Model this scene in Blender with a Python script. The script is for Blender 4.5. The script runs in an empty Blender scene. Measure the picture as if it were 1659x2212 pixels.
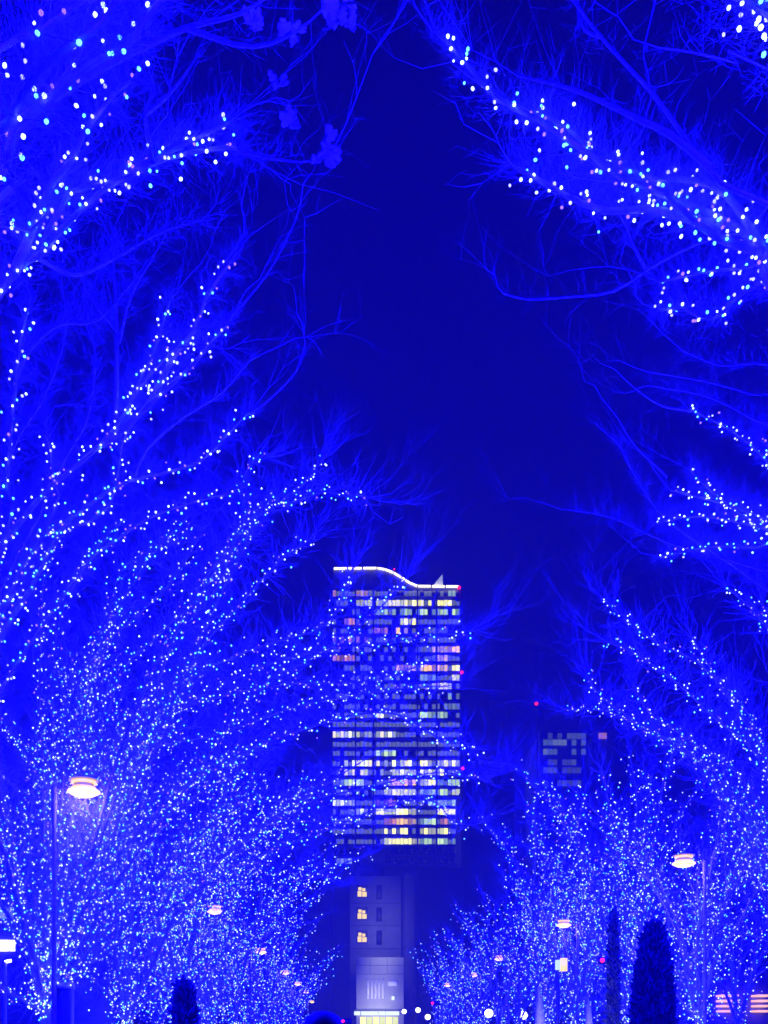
import bpy, math, random
import numpy as np
from mathutils import Vector

# ------------------------------------------------------------------ camera, sky, exposure
sc = bpy.context.scene
COL = sc.collection
rng = np.random.default_rng(7)
random.seed(7)

EYE = 1.6                       # eye height; horizon lies just under the frame
FPX, VX, VY = 2138.0, 756.0, 2239.0     # focal length / vanishing point, measured on a 1659 px wide view
cam = bpy.data.cameras.new('camera')
cam.sensor_fit = 'HORIZONTAL'
cam.sensor_width = 36.0
cam.lens = 36.0 * FPX / 1659.0
cam.shift_x = (829.5 - VX) / 1659.0
cam.shift_y = (VY - 1106.0) / 1659.0
cam.clip_start = 0.05
cam.clip_end = 3000
camo = bpy.data.objects.new('camera', cam)
COL.objects.link(camo)
camo.location = (0, 0, EYE)
camo.rotation_euler = (math.pi / 2, 0, 0)
sc.camera = camo

world = bpy.data.worlds.new('World')
sc.world = world
world.use_nodes = True
bg = world.node_tree.nodes['Background']
bg.inputs['Color'].default_value = (0.022, 0.010, 1.0, 1)     # night sky over the blue-lit street
bg.inputs['Strength'].default_value = 0.035

sc.view_settings.view_transform = 'Standard'
sc.view_settings.look = 'None'
sc.view_settings.exposure = 0.0
sc.view_settings.gamma = 1.0
sc.view_settings.use_curve_mapping = False
sc.render.engine = 'CYCLES'
sc.cycles.max_bounces = 3
sc.cycles.diffuse_bounces = 1
sc.cycles.glossy_bounces = 1
sc.cycles.sample_clamp_indirect = 2.0
sc.cycles.sample_clamp_direct = 12.0
sc.cycles.use_denoising = True
sc.cycles.use_adaptive_sampling = False

GAIN = 8.5
HAZE = 0.00085  # density of the volume that imitates lens bloom
BLUE = (0.0012, 0.0005, 1.0)    # colour of the LEDs' light

# ------------------------------------------------------------------ helpers
def P(px, py, Y):
    """point at depth Y seen at (px, py) of the 1659 px wide view"""
    return np.array([(px - VX) / FPX * Y, Y, EYE + (VY - py) / FPX * Y])

def mat(name, color, rough=0.7, emit=None, strength=0.0, noise=0.0, scale=8.0, metallic=0.0, bump=0.0, sample=True):
    m = bpy.data.materials.new(name)
    m.use_nodes = True
    nt = m.node_tree
    b = nt.nodes['Principled BSDF']
    b.inputs['Base Color'].default_value = (*color, 1)
    b.inputs['Roughness'].default_value = rough
    b.inputs['Metallic'].default_value = metallic
    if noise > 0 or bump > 0:
        tc = nt.nodes.new('ShaderNodeTexCoord')
        n = nt.nodes.new('ShaderNodeTexNoise')
        n.inputs['Scale'].default_value = scale
        n.inputs['Detail'].default_value = 6
        nt.links.new(tc.outputs['Object'], n.inputs['Vector'])
        if noise > 0:
            r = nt.nodes.new('ShaderNodeValToRGB')
            r.color_ramp.elements[0].position = 0.3
            r.color_ramp.elements[1].position = 0.7
            r.color_ramp.elements[0].color = (*[c * (1 - noise) for c in color], 1)
            r.color_ramp.elements[1].color = (*[min(1, c * (1 + noise)) for c in color], 1)
            nt.links.new(n.outputs['Fac'], r.inputs['Fac'])
            nt.links.new(r.outputs['Color'], b.inputs['Base Color'])
        if bump > 0:
            bp = nt.nodes.new('ShaderNodeBump')
            bp.inputs['Strength'].default_value = bump
            nt.links.new(n.outputs['Fac'], bp.inputs['Height'])
            nt.links.new(bp.outputs['Normal'], b.inputs['Normal'])
    if emit is not None:
        b.inputs['Emission Color'].default_value = (*emit, 1)
        b.inputs['Emission Strength'].default_value = strength
        if not sample:
            m.cycles.emission_sampling = 'NONE'
    return m

M = {}
M['bark'] = mat('grey_bark', (0.30, 0.27, 0.24), 0.85, noise=0.35, scale=9, bump=0.5)
M['twig'] = mat('twig_bark', (0.34, 0.30, 0.26), 0.8)
M['leaf'] = mat('dry_leaf', (0.62, 0.50, 0.40), 0.7, noise=0.4, scale=20)
M['cable'] = mat('cable_rubber', (0.02, 0.025, 0.022), 0.6)
M['bulb_cyan'] = mat('led_cyan_core', (0.5, 0.5, 0.5), 0.3, (0.14, 0.66, 3.0), 2.8, sample=False)
M['bulb_white'] = mat('led_white_core', (0.5, 0.5, 0.5), 0.3, (0.62, 0.86, 3.0), 2.8, sample=False)
M['bulb_pale'] = mat('led_pale_core', (0.5, 0.5, 0.5), 0.3, (0.42, 0.44, 1.8), 2.2, sample=False)
M['bulb_pink'] = mat('led_side_glow', (0.5, 0.5, 0.5), 0.3, (0.42, 0.18, 0.9), 1.4, sample=False)
BULBS = [M['bulb_cyan'], M['bulb_white'], M['bulb_pale'], M['bulb_pink']]
BP = np.array([0.25, 0.37, 0.27, 0.11])
M['asphalt'] = mat('asphalt', (0.05, 0.05, 0.052), 0.9, noise=0.3, scale=30, bump=0.2)
M['paving'] = mat('paving', (0.26, 0.25, 0.24), 0.85, noise=0.2, scale=5)
M['earth'] = mat('city_ground', (0.10, 0.10, 0.10), 0.95, noise=0.2, scale=0.3)
M['kerb'] = mat('kerb_granite', (0.35, 0.34, 0.33), 0.8, noise=0.2, scale=20)
M['line'] = mat('road_paint', (0.75, 0.75, 0.73), 0.7, noise=0.1, scale=15)
M['pole'] = mat('pole_paint', (0.36, 0.31, 0.30), 0.4, noise=0.1, scale=6)
M['lampbody'] = mat('lamp_body', (0.20, 0.15, 0.02), 0.4, (1.0, 0.62, 0.0), 0.25)
M['lampglow'] = mat('lamp_glow', (0.30, 0.22, 0.03), 0.4, (1.0, 0.62, 0.02), 2.0)
M['lampring'] = mat('lamp_ring', (0.30, 0.20, 0.02), 0.4, (1.0, 0.50, 0.0), 1.6)
M['globe'] = mat('globe_glow', (0.9, 0.9, 0.9), 0.4, (1.0, 0.97, 0.92), 5.0)
M['facade'] = mat('tower_facade', (0.20, 0.21, 0.25), 0.35, noise=0.15, scale=0.2)
M['spandrel'] = mat('tower_spandrel', (0.34, 0.36, 0.40), 0.5)
M['mullion'] = mat('tower_mullion', (0.07, 0.07, 0.09), 0.5)
M['glassdark'] = mat('window_glass_dark', (0.05, 0.06, 0.08), 0.12)
M['concrete'] = mat('concrete', (0.24, 0.235, 0.22), 0.8, noise=0.18, scale=0.5, bump=0.1)
M['concrete_dark'] = mat('concrete_dark', (0.12, 0.118, 0.11), 0.8, noise=0.18, scale=0.5)
M['pale_wall'] = mat('pale_wall', (0.42, 0.41, 0.38), 0.8, noise=0.08, scale=0.6)
M['dark_wall'] = mat('dark_wall', (0.045, 0.045, 0.05), 0.7, noise=0.2, scale=1.0)
M['red'] = mat('red_beacon', (0.3, 0.02, 0.02), 0.4, (1.0, 0.01, 0.01), 3.5, sample=False)
M['roofline'] = mat('roof_light', (0.9, 0.9, 0.9), 0.4, (1.0, 0.86, 0.45), 3.2, sample=False)
M['sail'] = mat('sail_white', (0.8, 0.8, 0.8), 0.5, (0.75, 0.8, 0.85), 0.55, sample=False)  # brightness put into the fin as emission, though it is no lamp
M['conifer'] = mat('conifer_needles', (0.04, 0.06, 0.05), 0.8, noise=0.4, scale=6)
M['banner'] = mat('banner_cloth', (0.7, 0.7, 0.72), 0.8, noise=0.1, scale=3)
M['metal_dark'] = mat('dark_metal', (0.04, 0.04, 0.045), 0.5)

def win(name, c, s):
    M[name] = mat('lit_window_' + name, (0.05, 0.05, 0.05), 0.2, c, s, sample=False)
win('yellowwhite', (1.0, 0.97, 0.10), 1.9)
win('white', (0.92, 1.0, 0.32), 1.75)
win('green', (0.52, 0.82, 0.20), 1.4)
win('amber', (1.0, 0.56, 0.0), 1.5)
win('pink', (0.90, 0.36, 0.08), 0.8)
win('dim', (0.30, 0.36, 0.20), 0.48)
win('teal', (0.34, 0.50, 0.24), 0.75)
win('cyan', (0.62, 0.86, 1.0), 1.0)
win('shop', (0.80, 0.95, 0.72), 1.2)
win('stair', (1.0, 0.70, 0.0), 1.2)
win('landing', (1.0, 0.45, 0.12), 1.3)

def link_mesh(name, me, m, parent=None, kind=None):
    o = bpy.data.objects.new(name, me)
    COL.objects.link(o)
    ms = m if isinstance(m, (list, tuple)) else [m]
    if len(me.materials) == 0:
        for x in ms:
            me.materials.append(x)
    if parent is not None:
        o.parent = parent
        o.location = -np.array(parent.location) if False else (0, 0, 0)
        o.matrix_parent_inverse = parent.matrix_basis.inverted() if parent.parent is None else o.matrix_parent_inverse
    if kind:
        o['kind'] = kind
    return o

def mesh_np(name, verts, quads=None, tris=None, smooth=False, mats=None):
    me = bpy.data.meshes.new(name)
    verts = np.asarray(verts, dtype=np.float32)
    nq = 0 if quads is None else len(quads)
    ntr = 0 if tris is None else len(tris)
    loops, starts, totals = [], [], []
    if nq:
        q = np.asarray(quads, dtype=np.int32)
        loops.append(q.ravel()); starts.append(np.arange(nq, dtype=np.int32) * 4); totals.append(np.full(nq, 4, np.int32))
    if ntr:
        t = np.asarray(tris, dtype=np.int32)
        loops.append(t.ravel()); starts.append(nq * 4 + np.arange(ntr, dtype=np.int32) * 3); totals.append(np.full(ntr, 3, np.int32))
    lv = np.concatenate(loops); ls = np.concatenate(starts); lt = np.concatenate(totals)
    me.vertices.add(len(verts)); me.vertices.foreach_set('co', verts.ravel())
    me.loops.add(len(lv)); me.loops.foreach_set('vertex_index', lv)
    me.polygons.add(len(ls)); me.polygons.foreach_set('loop_start', ls)
    try:
        me.polygons.foreach_set('loop_total', lt)
    except Exception:
        pass
    if smooth:
        me.polygons.foreach_set('use_smooth', np.ones(len(ls), dtype=bool))
    if mats is not None:
        me.polygons.foreach_set('material_index', np.asarray(mats, dtype=np.int32))
    me.update(calc_edges=True)
    return me

def tubes(paths, radii, sides):
    """(N,K,3) centre lines + (N,K) radii -> verts, quads"""
    paths = np.asarray(paths, float); N, K, _ = paths.shape
    radii = np.broadcast_to(np.asarray(radii, float), (N, K))
    tan = np.empty_like(paths)
    tan[:, 1:-1] = paths[:, 2:] - paths[:, :-2]
    tan[:, 0] = paths[:, 1] - paths[:, 0]; tan[:, -1] = paths[:, -1] - paths[:, -2]
    tan /= np.linalg.norm(tan, axis=2, keepdims=True) + 1e-9
    ref = np.where(np.abs(tan[:, :1, 2:3]) > 0.9, np.array([1.0, 0, 0]), np.array([0, 0, 1.0]))
    a = np.cross(tan, np.broadcast_to(ref, tan.shape)); a /= np.linalg.norm(a, axis=2, keepdims=True) + 1e-9
    b = np.cross(tan, a)
    ang = np.arange(sides) * 2 * math.pi / sides
    v = paths[:, :, None, :] + radii[:, :, None, None] * (np.cos(ang)[None, None, :, None] * a[:, :, None, :] + np.sin(ang)[None, None, :, None] * b[:, :, None, :])
    idx = np.arange(N * K * sides).reshape(N, K, sides)
    nx = np.roll(idx, -1, axis=2)
    q = np.stack([idx[:, :-1], nx[:, :-1], nx[:, 1:], idx[:, 1:]], axis=-1).reshape(-1, 4)
    return v.reshape(-1, 3), q

class MB:
    """gathers pieces into one mesh"""
    def __init__(s): s.v = []; s.q = []; s.t = []; s.n = 0
    def add(s, v, q=None, t=None):
        v = np.asarray(v, float)
        if q is not None and len(q): s.q.append(np.asarray(q) + s.n)
        if t is not None and len(t): s.t.append(np.asarray(t) + s.n)
        s.v.append(v); s.n += len(v); return s
    def box(s, x0, x1, y0, y1, z0, z1):
        v = [(x, y, z) for z in (z0, z1) for y in (y0, y1) for x in (x0, x1)]
        return s.add(v, [(0, 2, 3, 1), (4, 5, 7, 6), (0, 1, 5, 4), (2, 6, 7, 3), (0, 4, 6, 2), (1, 3, 7, 5)])
    def tube(s, pts, r, sides=8):
        p = np.asarray(pts, float)[None]
        return s.add(*tubes(p, np.broadcast_to(np.asarray(r, float), (1, p.shape[1])), sides))
    def lathe(s, c, prof, sides=20, cap=True):
        c = np.asarray(c, float); k = len(prof); ang = np.arange(sides) * 2 * math.pi / sides
        v = np.array([[c[0] + r * math.cos(a), c[1] + r * math.sin(a), c[2] + z] for r, z in prof for a in ang])
        idx = np.arange(k * sides).reshape(k, sides); nx = np.roll(idx, -1, axis=1)
        q = np.stack([idx[:-1], nx[:-1], nx[1:], idx[1:]], -1).reshape(-1, 4)
        s.add(v, q)
        if cap:
            for j, zz, flip in ((0, prof[0][1], True), (k - 1, prof[-1][1], False)):
                base = s.n
                ring = v[j * sides:(j + 1) * sides]
                vv = np.vstack([ring, [[c[0], c[1], c[2] + zz]]])
                tt = [((i + 1) % sides, i, sides) if flip else (i, (i + 1) % sides, sides) for i in range(sides)]
                s.add(vv, None, tt)
        return s
    def build(s, name, m, parent=None, kind=None, smooth=False):
        me = mesh_np(name, np.vstack(s.v), np.vstack(s.q) if s.q else None, np.vstack(s.t) if s.t else None, smooth)
        return link_mesh(name, me, m, parent, kind)

def thing(name, loc, label, cat, group=None):
    o = bpy.data.objects.new(name, None)
    COL.objects.link(o)
    o.empty_display_size = 0.3
    o.location = [float(c) for c in loc]
    o['label'] = label; o['category'] = cat
    if group: o['group'] = group
    return o

def link_child(name, me, parent, loc, rot=None, m=None):
    o = bpy.data.objects.new(name, me); COL.objects.link(o); o.parent = parent
    o.location = [float(loc[i] - parent.location[i]) for i in range(3)]
    if rot is not None: o.rotation_euler = rot
    return o

def lamp(parent, loc, power, color, radius=0.05):
    l = bpy.data.lights.new('glow', 'POINT'); l.energy = power; l.color = color; l.shadow_soft_size = radius
    o = bpy.data.objects.new('glow', l); COL.objects.link(o); o.parent = parent
    o.location = [float(loc[i] - parent.location[i]) for i in range(3)]
    return o

def catmull(pts, step=0.16):
    p = np.asarray(pts, float)
    p = np.vstack([2 * p[0] - p[1], p, 2 * p[-1] - p[-2]])
    out = []
    for i in range(1, len(p) - 2):
        n = max(2, int(np.linalg.norm(p[i + 1] - p[i]) / step))
        t = (np.arange(n) / n)[:, None]
        out.append(0.5 * (2 * p[i] + (p[i + 1] - p[i - 1]) * t + (2 * p[i - 1] - 5 * p[i] + 4 * p[i + 1] - p[i + 2]) * t ** 2 + (-p[i - 1] + 3 * p[i] - 3 * p[i + 1] + p[i + 2]) * t ** 3))
    out.append(p[-2][None])
    return np.vstack(out)

def unit(v): return v / (np.linalg.norm(v, axis=-1, keepdims=True) + 1e-9)

def wander(path, amp):
    """natural crookedness of a limb"""
    n = len(path); w = np.zeros((n, 3)); s = np.linspace(0, n * 0.16, n)
    for k in range(3):
        for f in (0.9, 2.1, 4.3):
            w[:, k] += np.sin(s * f + rng.uniform(0, 6.28)) / f
    fade = np.minimum(1, np.linspace(0, 4, n))[:, None]
    return path + amp * w * fade

def twig_paths(pts, tan, n, L, K, up=0.3, spread=0.9, along=0.5, w=None, slide=0.0):
    i = rng.integers(0, len(pts), n) if w is None else rng.choice(len(pts), n, p=w)
    t = tan[i]; b = pts[i] + t * rng.uniform(-slide, slide, (n, 1))
    r = unit(rng.normal(size=(n, 3)))
    d = unit(along * t + spread * r + np.array([0, 0, up]))
    ln = rng.uniform(L[0], L[1], n)[:, None, None]
    s = np.linspace(0, 1, K)[None, :, None]
    c = rng.normal(size=(n, 3))[:, None, :] * 0.22 + np.array([0, 0, 0.12])
    return b[:, None, :] + ln * (d[:, None, :] * s + c * s ** 2 + rng.normal(size=(n, K, 3)) * 0.05 * s)

def paths_to_skel(p):
    t = unit(np.gradient(p, axis=1))
    return p[:, 1:].reshape(-1, 3), t[:, 1:].reshape(-1, 3)

# bulb shapes
def bulb_template(small):
    if small:
        v = np.array([(1, 0, 0), (0, 1, 0), (-1, 0, 0), (0, -1, 0), (0, 0, 1.1), (0, 0, -1.1)], float)
        t = np.array([(0, 1, 4), (1, 2, 4), (2, 3, 4), (3, 0, 4), (1, 0, 5), (2, 1, 5), (3, 2, 5), (0, 3, 5)])
        return v, t
    prof = [(0.45, -1.0), (0.95, -0.45), (1.0, 0.15), (0.7, 0.8)]
    S = 6; v = [(r * math.cos(k * math.tau / S), r * math.sin(k * math.tau / S), z) for r, z in prof for k in range(S)]
    v += [(0, 0, -1.15), (0, 0, 1.15)]
    t = []
    for a in range(3):
        for k in range(S):
            i, j = a * S + k, a * S + (k + 1) % S
            t += [(i, j, j + S), (i, j + S, i + S)]
    for k in range(S):
        t += [((k + 1) % S, k, 24), (18 + k, 18 + (k + 1) % S, 25)]
    return np.array(v), np.array(t)
BT_S = bulb_template(True)
BT_L = bulb_template(False)
BULB_ME = []
for k, m in enumerate(BULBS):
    me = mesh_np('bulb', BT_L[0] * 1.0, None, BT_L[1], True); me.materials.append(m); BULB_ME.append(me)

def bulb_mass(pos, r):
    n = len(pos); tv, tt = BT_S
    sc_ = r * rng.uniform(0.75, 1.2, n)
    v = pos[:, None, :] + tv[None] * sc_[:, None, None]
    t = tt[None] + (np.arange(n) * len(tv))[:, None, None]
    mi = np.repeat(rng.choice(4, n, p=BP), len(tt))
    me = mesh_np('bulb_cluster', v.reshape(-1, 3), None, t.reshape(-1, 3), False, mi)
    for m in BULBS: me.materials.append(m)
    return me

def wind(path, rad, spacing, width):
    """bulb positions wound loosely round a limb path"""
    seg = np.linalg.norm(np.diff(path, axis=0), axis=1); s = np.concatenate([[0], np.cumsum(seg)])
    n = max(3, int(s[-1] / spacing))
    u = np.linspace(0, s[-1], n) + rng.normal(0, spacing * 0.35, n)
    u = np.clip(u, 0, s[-1])
    c = np.stack([np.interp(u, s, path[:, k]) for k in range(3)], 1)
    r0 = np.interp(u, s, rad)
    t = unit(np.stack([np.interp(u, s, np.gradient(path[:, k])) for k in range(3)], 1))
    a = unit(np.cross(t, np.array([0.13, 0.31, 0.94]))); b = np.cross(t, a)
    ang = np.cumsum(rng.uniform(0.5, 1.7, n))
    off = (r0 + 0.02 + np.abs(rng.normal(0, width, n)))[:, None]
    return c + off * (np.cos(ang)[:, None] * a + np.sin(ang)[:, None] * b)

# ------------------------------------------------------------------ ground, road, pavements
def struct(name, mb, m):
    return mb.build(name, m, None, 'structure')
struct('ground', MB().box(-900, 900, -200, 1500, -0.5, -0.02), M['earth'])
struct('road', MB().box(-3.6, 7.6, -60, 170, -0.02, 0.0), M['asphalt'])
struct('pavement', MB().box(-16, -3.75, -60, 170, -0.02, 0.13), M['paving'])
struct('pavement', MB().box(7.75, 24, -60, 170, -0.02, 0.13), M['paving'])
struct('kerb', MB().box(-3.75, -3.6, -60, 170, -0.02, 0.14), M['kerb'])
struct('kerb', MB().box(7.6, 7.75, -60, 170, -0.02, 0.14), M['kerb'])
lm = MB()
for k in range(24):
    lm.box(1.92, 2.08, -40 + k * 8, -36 + k * 8, 0.003, 0.006)
lo = struct('road_marking', lm, M['line'])

# ------------------------------------------------------------------ trees with their light strings
ORD = ['first', 'second', 'third', 'fourth', 'fifth', 'sixth', 'seventh', 'eighth', 'ninth', 'tenth', 'eleventh', 'twelfth',
       'thirteenth', 'fourteenth', 'fifteenth', 'sixteenth']

def tree(base, limbs, label, string_label, group, near=False, trunk_r=0.16, fork=2.0, led_sp=0.16, led_r=0.017, led_w=0.06,
         tw=(50, 90), twK=3, glow=30.0, glow_step=1.4, trunk_led=True, spray=5, strings=None):
    """limbs: list of (path pts, lit fraction, r0, r1, lit flag).  tw: twigs per metre of limb, level 1 and 2"""
    bx, by = base
    root = thing('street_tree', (bx, by, 0), label, 'tree', group)
    top = fork + 0.5
    tp = catmull([(bx, by, 0), (bx + 0.04, by, fork * 0.5), (bx + 0.02, by + 0.03, fork), (bx, by, top)], 0.3)
    tr = np.interp(np.linspace(0, 1, len(tp)), [0, 0.12, 1], [trunk_r * 1.35, trunk_r, trunk_r * 0.85])
    MB().tube(tp, tr, 12).build('trunk', M['bark'], root, smooth=True)
    skelp, skelt, skelw = [], [], []
    tipp = []
    ledlist = []
    for li in limbs:
        path, lit, r0, r1, islit = li
        n = len(path)
        rad = np.interp(np.linspace(0, 1, n), [0, 0.5, 1], [r0, (r0 + r1) * 0.45, r1])
        MB().tube(path, rad, 7 if near else 5).build('limb', M['bark'], root, smooth=True)
        tan = unit(np.gradient(path, axis=0))
        a = int(n * 0.12)
        if islit != 'bare':
            skelp.append(path[a:]); skelt.append(tan[a:])
            skelw.append(np.full(n - a, 1.0 if islit else (0.5 if islit is None else 0.10)))  # None: filler limbs, added so their lit twigs fill the blue
            tipp.append((path[-1], tan[-1]))
        if islit:
            m = max(4, int(n * lit))
            ledlist.append((path[:m], rad[:m]))
    sp = np.vstack(skelp); st = np.vstack(skelt); sw = np.concatenate(skelw)
    if near:
        keep = project_visible(sp, 260); sp, st, sw = sp[keep], st[keep], sw[keep]
    total = sw.sum() * (0.16 if near else 0.25); sw = sw / sw.sum()
    V = MB()
    n1 = int(total * tw[0]); n2 = int(total * tw[1])
    if near:                                    # short twigs made fine and extra dense to imitate a soft glow
        w1 = twig_paths(sp, st, n1, (0.06, 0.42), 3, w=sw, slide=0.1)
        V.add(*tubes(w1, np.array([1, 0.7, 0.4])[None] * rng.uniform(0.0007, 0.0016, n1)[:, None], 3))
        s1, t1 = paths_to_skel(w1)
        w2 = twig_paths(s1, t1, n2, (0.04, 0.20), 2, spread=0.9, along=0.6, slide=0)
        V.add(*tubes(w2, np.array([1, 0.5])[None] * rng.uniform(0.0005, 0.0011, n2)[:, None], 3))
    else:
        w1 = twig_paths(sp, st, n1, (0.12, 0.70), twK, w=sw, slide=0.12)
        V.add(*tubes(w1, np.linspace(1, 0.4, twK)[None] * rng.uniform(0.0033, 0.0063, n1)[:, None], 3))
        s1, t1 = paths_to_skel(w1)
        w2 = twig_paths(s1, t1, n2, (0.10, 0.38), 2, spread=0.8, along=0.8)
        V.add(*tubes(w2, np.array([1, 0.5])[None] * rng.uniform(0.002, 0.0042, n2)[:, None], 3))
    # sprays of bare branchlets past the lit part
    for (tpnt, tt) in tipp:
        k = spray
        w0 = twig_paths(tpnt[None], tt[None], k, (0.5, 1.5), 7, up=0.25, spread=0.55, along=1.1)
        V.add(*tubes(w0, np.linspace(1, 0.25, 7)[None] * rng.uniform(0.0030, 0.0055, k)[:, None], 4))
        s0, t0 = paths_to_skel(w0)
        w3 = twig_paths(s0, t0, k * 7, (0.25, 0.8), twK, spread=0.7, along=0.9)
        V.add(*tubes(w3, np.linspace(1, 0.4, twK)[None] * rng.uniform(0.0011, 0.0022, k * 7)[:, None], 3))
        s3, t3 = paths_to_skel(w3)
        w4 = twig_paths(s3, t3, k * 12, (0.12, 0.4), twK, spread=0.8, along=0.8)
        V.add(*tubes(w4, np.linspace(1, 0.4, twK)[None] * rng.uniform(0.0008, 0.0015, k * 12)[:, None], 3))
    V.build('crown', M['twig'], root, 'stuff')
    # ---- lights
    if near:
        for (p, r), lab in zip(ledlist, strings):
            pos = wind(p, r, led_sp, led_w)
            vis = project_visible(pos)
            if vis.sum() < 2: continue
            q = pos[0]
            so = thing('light_string', q, lab, 'string lights', 'blue string lights wound round near limbs')
            MB().tube(pos, 0.0025, 4).build('cable', M['cable'], so)
            for j, pt in enumerate(pos):
                if not vis[j]: continue
                o = link_child('bulb', BULB_ME[rng.choice(4, p=BP)], so, pt, rng.uniform(0, 6.28, 3))
                s_ = led_r * rng.uniform(0.75, 1.15); o.scale = (s_, s_, s_)
            add_glow(so, p, r, glow * (0.35 if 'over the top edge' in lab else 1), glow_step)
    else:
        so = thing('light_string', (bx, by, fork), string_label, 'string lights', 'blue string lights wound through the avenue trees')
        allp = []
        for p, r in ledlist:
            allp.append(wind(p, r, led_sp, led_w))
        if trunk_led:
            allp.append(wind(tp, tr, led_sp * 0.4, 0.02))
        cab = MB()
        for p in allp: cab.tube(p, 0.0025, 3)
        cab.build('cable', M['cable'], so)
        pos = np.vstack(allp); pos = pos[pos[:, 2] > 0.9]
        link_mesh('bulb_cluster', bulb_mass(pos, led_r), BULBS, so, 'stuff')
        for p, r in ledlist:
            add_glow(so, p, r, glow, glow_step)
    return root

def project_visible(pos, m=60):
    x = VX + FPX * pos[:, 0] / pos[:, 1]; y = VY - FPX * (pos[:, 2] - EYE) / pos[:, 1]
    return (x > -m) & (x < 1659 + m) & (y > -m) & (y < 2200 + m)

def add_glow(so, p, r, power, step):
    seg = np.linalg.norm(np.diff(p, axis=0), axis=1); s = np.concatenate([[0], np.cumsum(seg)])
    n = max(1, int(s[-1] / step))
    for k in range(n):
        u = (k + 0.5) / n * s[-1] + rng.uniform(-0.1, 0.1)
        c = np.array([np.interp(u, s, p[:, j]) for j in range(3)])
        off = unit(rng.normal(size=3)) * (np.interp(u, s, r) + 0.10)
        lamp(so, c + off, GAIN * power * rng.uniform(0.7, 1.3), BLUE, 0.04)

def limb_px(base, fork, pts, Y0, Y1, lit=1.0, r0=0.07, r1=0.014, islit=True, direct=False, amp=0.02):
    """limb given by the points where it is seen, at depths from Y0 to Y1, grown out of the trunk's fork"""
    n = len(pts)
    w = [P(px, py, Y0 + (Y1 - Y0) * i / (n - 1)) for i, (px, py) in enumerate(pts)]
    if not direct:
        f = np.array([base[0], base[1], fork])
        mid = f * 0.5 + w[0] * 0.5 + np.array([0, 0, 0.25])
        w = [f, mid] + w
    return (wander(catmull(w), amp), lit, r0, r1, islit)

LANTERNS = [(-5.4, 20.0), (9.5, 28.3)]
def hits_lantern(p):
    for lx, ly in LANTERNS:
        if np.any((np.abs(p[:, 0] - lx) < 0.6) & (np.abs(p[:, 2] - 6.6) < 0.7) & (p[:, 1] < ly + 0.6) & (p[:, 1] > ly - 7)): return True
    return False

def grown_limbs(base, fork, H, rin, rout, side, n=7, sec=2, ry=5.5):
    """vase-shaped crown; side=+1: street lies towards +x"""
    bx, by = base; out = []
    f = np.array([bx, by, fork])
    az0 = rng.uniform(0, 6.28)
    for k in range(n):
        az = az0 + k * math.tau / n + rng.uniform(-0.25, 0.25)
        cx, cy = math.cos(az), math.sin(az)
        R = rng.uniform(0.45, 1.0)
        reach = (rin if cx * side > 0 else rout)
        h = H * rng.uniform(0.62, 1.0) * (1.08 - 0.3 * R)
        e = np.array([bx + cx * reach * R, by + cy * ry * R, max(fork + 2, h)])
        m1 = f + np.array([cx * reach * R * 0.22, cy * ry * R * 0.22, (e[2] - fork) * 0.38])
        m2 = f + np.array([cx * reach * R * 0.58, cy * ry * R * 0.58, (e[2] - fork) * 0.76])
        path = wander(catmull([f - np.array([0, 0, rng.uniform(0, 0.3)]), m1, m2, e], 0.25), 0.10)
        if hits_lantern(path): continue
        out.append((path, 0.97, 0.075, 0.016, True))
        for j in range(sec):
            t = int(len(path) * rng.uniform(0.25, 0.8)); s = path[t]
            d = unit(path[min(t + 3, len(path) - 1)] - path[t - 1])
            d = unit(d + unit(rng.normal(size=3)) * 0.75 + np.array([0, 0, 0.05]))
            L = rng.uniform(1.6, 3.6)
            e2 = s + d * L
            if side > 0: e2[0] = min(e2[0], bx + rin)
            else: e2[0] = max(e2[0], bx - rin)
            mid = (s + e2) / 2 + rng.normal(size=3) * 0.15 + np.array([0, 0, 0.12])
            pp = wander(catmull([s, mid, e2], 0.25), 0.06)
            if not hits_lantern(pp): out.append((pp, 0.97, 0.035, 0.012, True))
    # low drooping limbs fill the space over the heads
    for k in range(3):
        az = rng.uniform(0, 6.28); cx, cy = math.cos(az), math.sin(az)
        L = rng.uniform(1.8, 3.4)
        e = f + np.array([cx * L, cy * L, rng.uniform(0.3, 2.4)])
        out.append((wander(catmull([f - np.array([0, 0, 0.2]), f + (e - f) * 0.5 + np.array([0, 0, 0.4]), e], 0.25), 0.06), 0.97, 0.04, 0.012, True))
    return out

LX, RX = -6.4, 10.4
# --- left row, first and second trees: limbs reach over the camera from outside the frame
b = (LX, 5.0); F = 2.6
L = [limb_px(b, F, [(-60, 130), (70, 75), (130, 40), (215, -20)], 6, 6),
     limb_px(b, F, [(-80, 330), (20, 240), (60, 180), (130, 105), (200, 60), (260, -10)], 5.8, 5.8, r0=0.09),
     limb_px(b, F, [(-60, 480), (10, 370), (30, 270), (110, 210), (195, 135), (275, 95), (320, 40), (370, -15)], 6.2, 6.4, r0=0.08),
     limb_px(b, F, [(-60, 420), (40, 300), (90, 240), (150, 170), (180, 110)], 6.6, 6.8),
     limb_px(b, F, [(200, -60), (420, -75), (640, -85), (860, -80)], 7.4, 7.8, r0=0.04, islit='bare', direct=True),  # unseen limb added above the frame so its string lights the dry leaves
     limb_px(b, F, [(110, 210), (250, 130), (400, 60), (520, 30), (600, -20)], 7, 8, islit=False, r0=0.04, r1=0.006, direct=True),
     limb_px(b, F, [(400, 60), (540, 90), (640, 60), (700, 20)], 7.4, 8, islit=False, r0=0.02, r1=0.005, direct=True)]
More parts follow.
